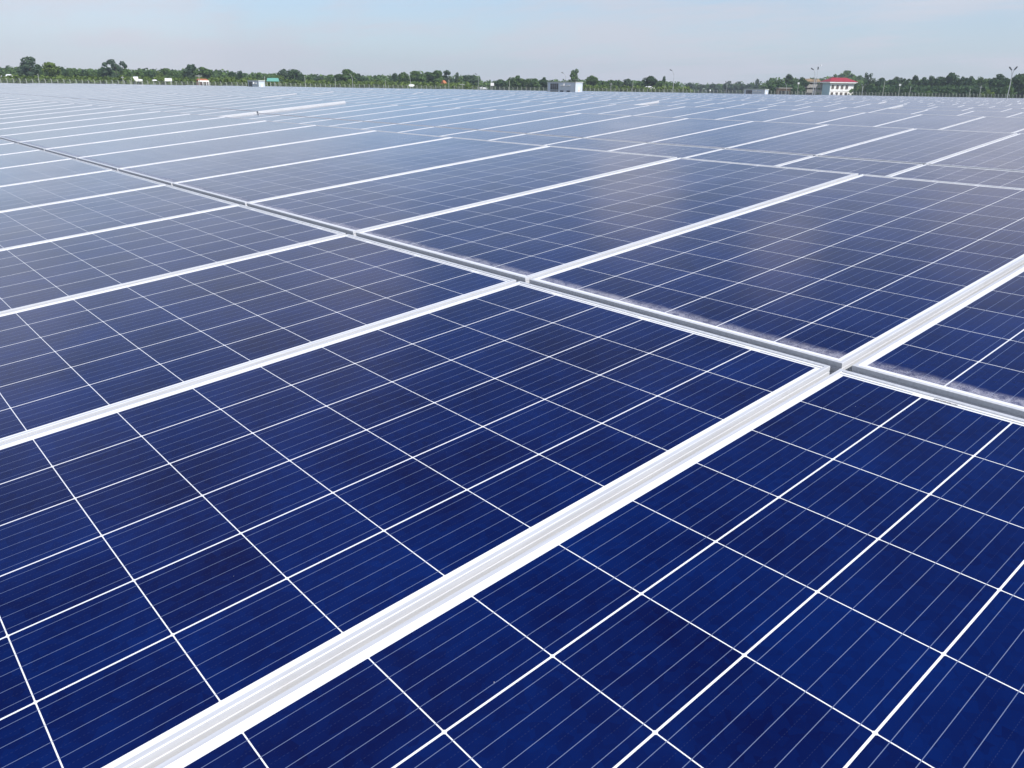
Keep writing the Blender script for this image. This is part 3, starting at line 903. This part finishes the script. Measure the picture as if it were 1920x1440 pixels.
def unfinished_house():
    px, D = 1526, 290
    x, y = gpos(px, D)
    r = thing("unfinished_house", (x, y, 0), face_yaw(px)+math.radians(20), "unfinished concrete house with open floors and a tan roof", "house")
    hw = 13*SC(px, D); zt = zat(px, 155, D); dp = 6.0
    mb = MB()
    for q in range(4):
        for yy in (0, dp):
            xx = -hw+2*hw*q/3; mb = MB(); mb.box(xx-0.2, yy-0.2, -0.2, xx+0.2, yy+0.2, zt); mb.build("column", M_RAW, r)

    for z in (zt*0.36, zt*0.68):
        s = MB(); s.box(-hw-0.7, -1.0, z, hw+0.7, dp+0.5, z+0.28); sl = s.build("floor_slab", M_RAW, r)
        p = MB(); p.box(-hw-0.6, -0.95, z+0.285, hw+0.6, -0.85, z+1.0); p.build("balcony_parapet", M_RAW, sl)
    s = MB(); s.box(-hw-0.5, -0.6, zt+0.003, hw+0.5, dp+0.4, zt+0.3); s.build("roof_slab", M_RAW, r)
    w = MB(); w.box(-hw+0.25, dp*0.6, 0, hw-0.25, dp*0.6+0.2, zt-0.01); w.build("back_wall", M_BRICK, r)
    w = MB(); w.box(-hw*0.1, 0.4, zt*0.68+0.29, hw*0.55, 0.6, zt-0.01); w.build("plastered_wall", M_WHITE, r)
    zr = zat(px, 147.5, D)
    g_ = MB()
    for a, b in ((-hw-1.3, -hw*0.25), (-hw*0.15, hw*0.75)):
        g_.prism([(a, -0.7, zt+0.305), (b, -0.7, zt+0.305), ((a+b)/2, -0.7, zr)], (0, dp+1.2, 0))
    g_.build("roof", M_THATCH, r)
unfinished_house()

def low_shed():
    px, D = 1471, 225; x, y = gpos(px, D); hw = 10.5*SC(px, D); zt = zat(px, 166, D)
    r = thing("shed", (x, y, 0), face_yaw(px)+0.2, "low tan brick shed with a flat dark roof beside the fence", "shed")
    mb = MB(); mb.box(-hw, 0, -0.2, hw, 4, zt); mb.build("wall", M_BRICK, r)
    mb = MB(); mb.box(-hw-0.3, -0.5, zt+0.003, hw+0.3, 4.3, zt+0.2); mb.build("roof", M_RAW, r)
    for q in range(3):
        f = MB(); xc = hw*(-0.6+0.6*q); f.box(xc-0.45, -0.06, zt*0.4, xc+0.45, -0.004, zt*0.78); f.build("window", M_GLASS, r)
low_shed()

def cabin(px0, px1, px2, ytop, D, label, louv):
    """inverter cabin: long louvred side in shade facing left, sunlit end facing right"""
    L = (px1-px0)*SC(px1, D)/0.707; Wd = max((px2-px1)*SC(px1, D)/0.70, 1.5)
    x, y = gpos(px1, D); zt = zat(px1, ytop, D)
    d = ray(px1, horizon(px1)); yaw = 0.0
    # solve for the yaw that gives both faces the width they have in the photograph
    la = (px1-px0)*SC(px1, D); lb = (px2-px1)*SC(px1, D)
    L = louv['L']; ca = min(0.98, la/L); a = math.acos(ca); Wd = lb/math.sin(a)
    yaw = face_yaw(px1) - a*1.0
    r = thing("inverter_cabin", (x, y, 0), yaw, label, "container", "inverter cabins among the panels")
    z0 = 0.45
    mb = MB(); mb.box(-L, 0, z0, 0, Wd, zt-0.12); body = mb.build("body", M_CAB, r)
    mb = MB(); mb.box(-L+0.2, 0.1, -0.2, -0.2, Wd-0.1, z0-0.003); mb.build("plinth", M_CONC, r)
    mb = MB(); mb.box(-L-0.06, -0.08, zt-0.117, 0.06, Wd+0.08, zt); mb.build("roof", M_CABROOF, r)
    H = zt-0.12-z0
    mb = MB()
    for xx in (-L, -0.14):
        mb.box(xx, -0.03, z0+0.002, xx+0.14, -0.003, zt-0.14)
    mb.box(-L+0.142, -0.03, z0+0.002, -0.142, -0.003, z0+0.12); mb.build("corner_frame", M_CABROOF, r)
    for q in range(4):
        for row in range(2):
            xa = -L*0.88+q*L*0.073; za = z0+H*(0.09+0.45*row); zb = za+H*0.40
            f = MB(); f.box(xa, -0.05, za, xa+L*0.056, -0.004, zb)
            lo = f.build("louvre", M_LOUV, r)
            s = MB()
            for j in range(5):
                zz = za+(zb-za)*(j+0.5)/5; s.box(xa+0.02, -0.075, zz-0.02, xa+L*0.056-0.02, -0.0505, zz+0.01)
            s.build("slat", M_GREYLINE, lo)
    for xa in (-0.52, -0.29):
        f = MB(); f.box(L*xa, -0.09, z0+H*0.40, L*xa+L*0.10, -0.004, z0+H*0.50); f.build("vent_hood", M_LOUV, r)
        f = MB(); f.box(L*xa, -0.16, z0+H*0.79, L*xa+L*0.12, -0.004, z0+H*0.86); f.build("canopy", M_SIGNW, r)
        f = MB(); f.box(L*xa-0.02*L, -0.03, z0+H*0.12, L*xa+0.12*L, -0.004, z0+H*0.38); f.build("door", M_CAB, r)
    f = MB(); f.box(-L*0.40, -0.22, z0+H*0.78, -L*0.37, -0.004, z0+H*0.94); f.build("lamp", M_SIGNW, r)
    f = MB(); f.box(0.004, Wd*0.36, z0+H*0.38, 0.02, Wd*0.62, z0+H*0.74); wv = f.build("warning_sign", M_SIGNW, r)
    f = MB(); f.prism([(0.0225, Wd*0.40, z0+H*0.46), (0.0225, Wd*0.58, z0+H*0.46), (0.0225, Wd*0.49, z0+H*0.66)], (0.004, 0, 0)); f.build("warning_mark", M_WARN, wv)
cabin(1024, 1079, 1092, 153.4, 120, "large grey-blue inverter cabin with black louvres and a sunlit white end", dict(L=6.06))
cabin(464.5, 485.5, 496.5, 150.4, 118, "small dark-fronted inverter cabin with a sunlit white end by the green roof", dict(L=3.0))
cabin(1393, 1434, 1440.5, 167.0, 158, "farthest low inverter cabin right of centre, barely above the panels", dict(L=6.06))

def shelter():
    px, D = 511, 180; x, y = gpos(px, D); hw = 13*SC(px, D); zt = zat(px, 152, D); zr = zat(px, 146, D)
    r = thing("shelter", (x, y, 0), face_yaw(px)-0.25, "open shelter with pale green sheet roof on thin posts", "shelter")
    mb = MB()
    mb.quad((-hw*0.85, 0, zt), (hw*1.05, 0, zt), (hw*0.55, 2.2, zr), (-hw*1.1, 2.2, zr)); mb.quad((-hw*1.1, 2.2, zr-0.08), (hw*0.55, 2.2, zr-0.08), (hw*1.05, 0, zt-0.08), (-hw*0.85, 0, zt-0.08))
    mb.quad((-hw*0.85, 0, zt-0.08), (hw*1.05, 0, zt-0.08), (hw*1.05, 0, zt), (-hw*0.85, 0, zt))
    mb.quad((hw*0.55, 2.2, zr), (hw*1.05, 4.4, zt), (-hw*0.85, 4.4, zt), (-hw*1.1, 2.2, zr)); mb.build("roof", M_GREEN, r)
    mb = MB(); mb.prism([(-hw*0.87, 0.05, zt-0.1), (-hw*1.1, 2.2, zr-0.1), (-hw*0.87, 4.35, zt-0.1)], (0.05, 0, 0)); mb.build("gable_panel", M_DARKRED, r)
    for xx in (-hw*0.82, -hw*0.3, hw*0.3, hw*0.95):
        mb = MB(); mb.box(xx-0.07, 0.1, -0.1, xx+0.07, 0.24, zt-0.09); mb.build("post", M_CONC, r)
    mb = MB(); mb.box(-hw*0.8, 0.15, 0.9, hw*0.93, 0.2, 1.0); mb.build("rail", M_STEEL, r)
shelter()

def pink_house():
    px, D = 382, 183; x, y = gpos(px, D); hw = 10*SC(px, D); ze = zat(px, 153, D); zr = zat(px, 147.6, D)
    r = thing("small_house", (x, y, 0), face_yaw(px)+0.1, "small pink house with an orange roof and white fascia behind the fence", "house")
    mb = MB(); mb.box(-hw*0.9, 0, -0.2, hw*0.95, 5, ze); mb.build("wall", M_PINK, r)
    mb = MB(); mb.quad((-hw, -0.5, ze+0.2), (hw, -0.5, ze+0.2), (hw*0.9, 2.6, zr), (-hw*0.85, 2.6, zr)); mb.quad((hw, 5.4, ze+0.2), (-hw, 5.4, ze+0.2), (-hw*0.85, 2.6, zr), (hw*0.9, 2.6, zr))
    mb.tri((hw, -0.5, ze+0.2), (hw, 5.4, ze+0.2), (hw*0.9, 2.6, zr)); mb.tri((-hw, 5.4, ze+0.2), (-hw, -0.5, ze+0.2), (-hw*0.85, 2.6, zr)); mb.build("roof", M_ORANGE, r)
    mb = MB(); mb.box(-hw*1.02, -0.6, ze-0.05, hw*1.02, -0.503, ze+0.22); mb.build("fascia", M_WHITE, r)
    for xx in (-0.5, 0.15):
        f = MB(); f.box(hw*xx, -0.05, 0.2, hw*xx+0.9, -0.004, ze*0.75); f.build("door" if xx < 0 else "window", M_GLASS, r)
    for xx in (-0.85, -0.2, 0.5, 0.92):
        f = MB(); f.box(hw*xx-0.08, -0.55, -0.1, hw*xx+0.08, -0.4, ze-0.06); f.build("post", M_WHITE, r)
pink_house()

def pitched(px, y0, y1, n, D, label, name, mat, wall, yaw=0.0, gable=True):
    x, y = gpos(px, D); hw = n/2*SC(px, D); ze = zat(px, y1, D); zr = zat(px, y0, D)
    r = thing(name, (x, y, 0), face_yaw(px)+yaw, label, "building")
    mb = MB()
    hip_roof(mb, -hw, hw, -0.3, 3.5, ze, zr, hw*0.45 if gable else hw*0.1); mb.build("roof", mat, r)
    mb = MB(); mb.box(-hw*0.85, 0.1, -0.2, hw*0.85, 3.1, ze-0.003); mb.build("wall", wall, r)
    f = MB(); f.box(-hw*0.2, 0.03, 0.1, hw*0.15, 0.096, max(0.8, ze*0.7)); f.build("door", M_GLASS, r)
    return r
pitched(20, 139.2, 143.5, 15, 225, "white hip roof among the trees at the far left", "white_roofed_house", M_SIGNW, M_WHITE, 0.1)
pitched(2, 140.5, 142.5, 8, 228, "smaller white roof cut by the left edge of the photo", "white_roofed_house", M_SIGNW, M_WHITE, 0.1)
pitched(1213, 161.8, 166.5, 20, 238, "sloping white roof below the dark trees right of the large container", "white_roofed_house", M_SIGNW, M_WHITE, -0.35)
pitched(836.5, 150.5, 159.5, 8, 228, "small hut with a dull red roof behind the fence", "hut", M_ORANGE, M_PINK, 0.4)
pitched(905, 164.0, 166.0, 20, 228, "long low white shed beside the tall thin lamp", "shed", M_SIGNW, M_WHITE, 0.1)
pitched(462, 149.5, 152, 9, 210, "pale little roof just left of the small container", "hut", M_SIGNW, M_WHITE, 0.1)

def canopy():
    px, D = 257, 178; x, y = gpos(px, D); s = SC(px, D)
    r = thing("canopy", (x, y, 0), face_yaw(px), "white tent-like canopy with a raised left half by the fence", "canopy")
    z = lambda yy: zat(px, yy, D)
    mb = MB(); mb.prism([(-6*s, 0, z(146.2)), (3*s, 0, z(146)), (4*s, 0, z(152)), (-2*s, 0, z(153))], (0, 2.0, 0.25)); mb.build("cover", M_SIGNW, r)
    mb = MB(); mb.prism([(4.1*s, 0, z(150)), (11*s, 0, z(150.6)), (11*s, 0, z(152.2)), (4.1*s, 0, z(152.6))], (0, 2.0, 0.2)); mb.build("side_cover", M_SIGNW, r)
    for xx in (-4*s, 3*s, 10.5*s):
        mb = MB(); mb.tube([(xx, 0.4, -0.1), (xx, 0.4, z(152))], [0.06, 0.06], 6); mb.build("post", M_CONC, r)
canopy()
def parasol():
    px, D = 290.5, 177; x, y = gpos(px, D); s = SC(px, D)
    r = thing("parasol_shelter", (x, y, 0), face_yaw(px), "flat white parasol-like shelter on a single post", "shelter")
    mb = MB(); mb.tube([(0, 0, zat(px, 151.2, D)), (0, 0, zat(px, 149.4, D))], [5.4*s, 3.6*s], 12); mb.build("cover", M_SIGNW, r)
    mb = MB(); mb.tube([(0, 0, -0.1), (0, 0, zat(px, 151.2, D)-0.003)], [0.09, 0.08], 8); mb.build("post", M_CONC, r)
parasol()
def board(px, y0, y1, n, D, label, legs, marks=0, name="billboard"):
    x, y = gpos(px, D); s = SC(px, D); hw = n/2*s
    r = thing(name, (x, y, 0), face_yaw(px), label, "sign")
    za, zb = zat(px, y1, D), zat(px, y0, D)
    mb = MB(); mb.box(-hw, 0, za, hw, 0.12, zb); pn = mb.build("panel", M_SIGNW, r)
    for xx in ([-hw*0.8, hw*0.8] if legs == 2 else [0.0]):
        mb = MB(); mb.box(xx-0.08, 0.123, -0.1, xx+0.08, 0.25, (za+zb)/2); mb.build("post", M_CONC, r)
    if marks:
        m_ = MB()
        for q in range(marks):
            xa = -hw*0.75+q*hw*1.5/marks; m_.box(xa, -0.02, za+(zb-za)*(0.42+0.08*(q % 2)), xa+hw*0.2, -0.003, za+(zb-za)*0.56)
        m_.build("print", M_GREYLINE, pn)
board(316.5, 146.5, 152.6, 13.5, 177, "white billboard on two legs with faint grey print", 2, 4)
board(923, 155.3, 161, 6.5, 215, "small square white sign right of the tall thin lamp", 1, 0, "sign_board")
board(1331.5, 167.8, 171, 2.4, 188, "tiny white notice on the fence right of the middle street lamp", 1, 0, "sign_board")

# ------------------------------------------------------------------ lamps and poles
M_POLE = simple("galvanised_pole", (0.50, 0.51, 0.52), 0.45, 0.35)
M_HEAD = simple("lamp_head_grey", (0.13, 0.14, 0.15), 0.5, 0.2)
def lamp(px, ytop, D, label, arms=(-1,), reach=1.5, hs=0.6, rad=0.06):
    x, y = gpos(px, D); H = zat(px, ytop, D)
    r = thing("street_lamp", (x, y, 0), face_yaw(px), label, "street lamp", "lamps and poles along the fence")
    hp = H-1.3; reach *= 0.45
    mb = MB(); mb.tube([(0, 0, -0.2), (0, 0, hp*0.5), (0, 0, hp)], [rad, rad*0.8, rad*0.6], 10); mb.build("pole", M_POLE, r)
    mb = MB(); mb.box(-0.2, -0.2, -0.2, 0.2, 0.2, 0.12); mb.build("base", M_CONC, r)
    for sgn in arms:
        pts_ = [(sgn*reach*(1-math.cos(t_))*0.95, 0, hp+1.25*math.sin(t_)) for t_ in np.linspace(0, math.radians(72), 7)]
        mb = MB(); mb.tube(pts_, [rad*0.55]*7, 8); am = mb.build("arm", M_POLE, r)
        e = Vector(pts_[-1]); d = (Vector(pts_[-1])-Vector(pts_[-2])).normalized(); d.z *= 0.45; d.normalize(); up_ = Vector((0, 1, 0)).cross(d)*-1
        mb = MB(); p0, p1 = e-d*0.12*hs, e+d*0.75*hs
        mb.tube([tuple(p0), tuple(p0+d*0.2*hs), tuple(p0+d*0.7*hs), tuple(p1)], [0.05*hs, 0.13*hs, 0.15*hs, 0.05*hs], 8); mb.build("lamp_head", M_HEAD, am)
    return r, H, hp
lamp(1889, 129, 112, "tall street lamp with two heads near the right edge of the photo", (-0.35, 0.25), 1.5)
lamp(1524, 129, 128, "tall curved street lamp in front of the unfinished house", (-1,), 1.1)
lamp(1261.5, 131, 150, "tall street lamp in the middle with its arm pointing left", (-1,), 1.4)
lamp(1060, 136, 190, "street lamp showing above the roof of the large container", (-1,), 2.0)
lamp(897.5, 138.5, 190, "tall thin street lamp beside the sloping-topped tree", (-1,), 1.4, rad=0.05)
r_, H_, hp_ = lamp(769.5, 139.5, 178, "lamp pole carrying a white oval board low on its shaft", (-1,), 1.0)
mb = MB(); cz = zat(770, 160, 178); prs = []
for q in range(14):
    a = 2*math.pi*q/14; prs.append((0.25+0.62*math.cos(a), -0.12, cz+0.26*math.sin(a)))
mb.prism(prs, (0, 0.03, 0)); mb.build("sign_board", M_SIGNW, r_)
lamp(661.5, 140, 180, "lamp pole in front of the domed tree", (-1,), 0.9)
lamp(1362, 154.5, 196, "small twin-arm lamp before the far hazy trees", (-1, 1), 0.5, rad=0.05)
lamp(1474, 158, 176, "small lamp with a short left arm over the tan shed", (-1,), 0.6, rad=0.06)
lamp(1616, 160, 178, "small lamp at the right end of the white house", (-1, 1), 0.4, rad=0.06)

def pole(px, ytop, D, label, arm=0.0, head=False, rad=0.075, name="utility_pole"):
    x, y = gpos(px, D); H = zat(px, ytop, D)
    r = thing(name, (x, y, 0), face_yaw(px), label, "pole", "lamps and poles along the fence")
    mb = MB(); mb.tube([(0, 0, -0.2), (0, 0, H)], [rad, rad*0.7], 8); mb.build("shaft", M_CONC, r)
    if arm:
        mb = MB(); mb.box(-arm, -0.04, H-0.35, arm, 0.04, H-0.25); mb.build("crossarm", M_POLE, r)
    if head:
        mb = MB(); mb.box(-0.18, -0.3, H+0.003, 0.18, 0.06, H+0.35); mb.build("camera_box", M_SIGNW, r)
    return r
pole(73.5, 138.5, 165, "taller pale pole among the fence posts below the tallest left tree")
pole(231, 142, 172, "pale pole left of the white canopy", 0.25)
pole(247, 145, 174, "short pale pole at the left end of the white canopy")
pole(374.5, 139.5, 180, "pale pole with a crossarm at the left end of the pink house", 0.6)
pole(497, 143, 150, "thin pole between the small container and the green roof")
pole(572.5, 142, 172, "tall plain pole right of the twin-topped dark tree")
pole(629, 146, 180, "plain pole left of the domed tree")
pole(723, 150, 186, "plain pole right of the domed tree in the dip")
pole(841.5, 149, 182, "plain pole beside the small red hut")
pole(867, 156, 192, "short pole with a crossarm right of the small red hut", 0.6)
pole(955, 151, 200, "plain pole in front of the tree second right of the square sign")
pole(1145, 155, 200, "first pole right of the large container", 0.3)
pole(1186, 152, 200, "second pole right of the large container")
pole(1246, 158, 190, "pole just left of the tall middle street lamp")
pole(1281, 162, 196, "short pole just right of the tall middle street lamp")
pole(1495, 158, 180, "white-topped pole between the tan shed and the unfinished house", 0.0, True)
pole(1655, 152, 176, "tall pale pole before the first dark trees right of the house")
pole(1684.5, 161, 176, "pole with a small white camera box in the right tree belt", 0.0, True)
pole(1705, 162, 176, "short plain pole in the right tree belt")
pole(1817, 166, 176, "low pale pole third left of the right-hand street lamp")
pole(1836, 160, 172, "pale leaning pole second left of the right-hand street lamp", 0.2)

def mast():
    px, D = 1527.5, 140; x, y = gpos(px, D); H = zat(px, 120.5, D)
    r = thing("weather_mast", (x, y, 0), face_yaw(px), "thin weather mast rising above the curved street lamp", "mast")
    mb = MB(); mb.tube([(0, 0, -0.2), (0, 0, H*0.6), (0, 0, H)], [0.05, 0.03, 0.012], 8); mb.build("shaft", M_POLE, r)
    mb = MB(); mb.box(-0.10, -0.08, H-0.75, 0.10, 0.08, H-0.35); mb.build("sensor", M_HEAD, r)
    mb = MB(); mb.tube([(0.0, 0, H-0.2), (0.35, 0, H-0.15)], [0.015, 0.015], 6); mb.tube([(0.35, 0, H-0.25), (0.35, 0, H-0.05)], [0.09, 0.09], 8); mb.build("wind_vane", M_SIGNW, r)
mast()

# ------------------------------------------------------------------ air
hz = MB(); hz.box(-620, -60, -1.0, 260, 620, 24.0)
m = bpy.data.materials.new("haze_air"); m.use_nodes = True
t = NT(m.node_tree); m.node_tree.nodes.clear()
o_ = t.n('ShaderNodeOutputMaterial'); pv = t.n('ShaderNodeVolumePrincipled')
pv.inputs['Color'].default_value = (0.80, 0.88, 1.0, 1); pv.inputs['Density'].default_value = 0.00048; pv.inputs['Anisotropy'].default_value = 0.2
t.link(pv.outputs[0], o_.inputs['Volume'])
hb = hz.build("haze", m); tag(hb, kind='stuff'); tag(hb, "thin bluish haze over the far trees", "haze")
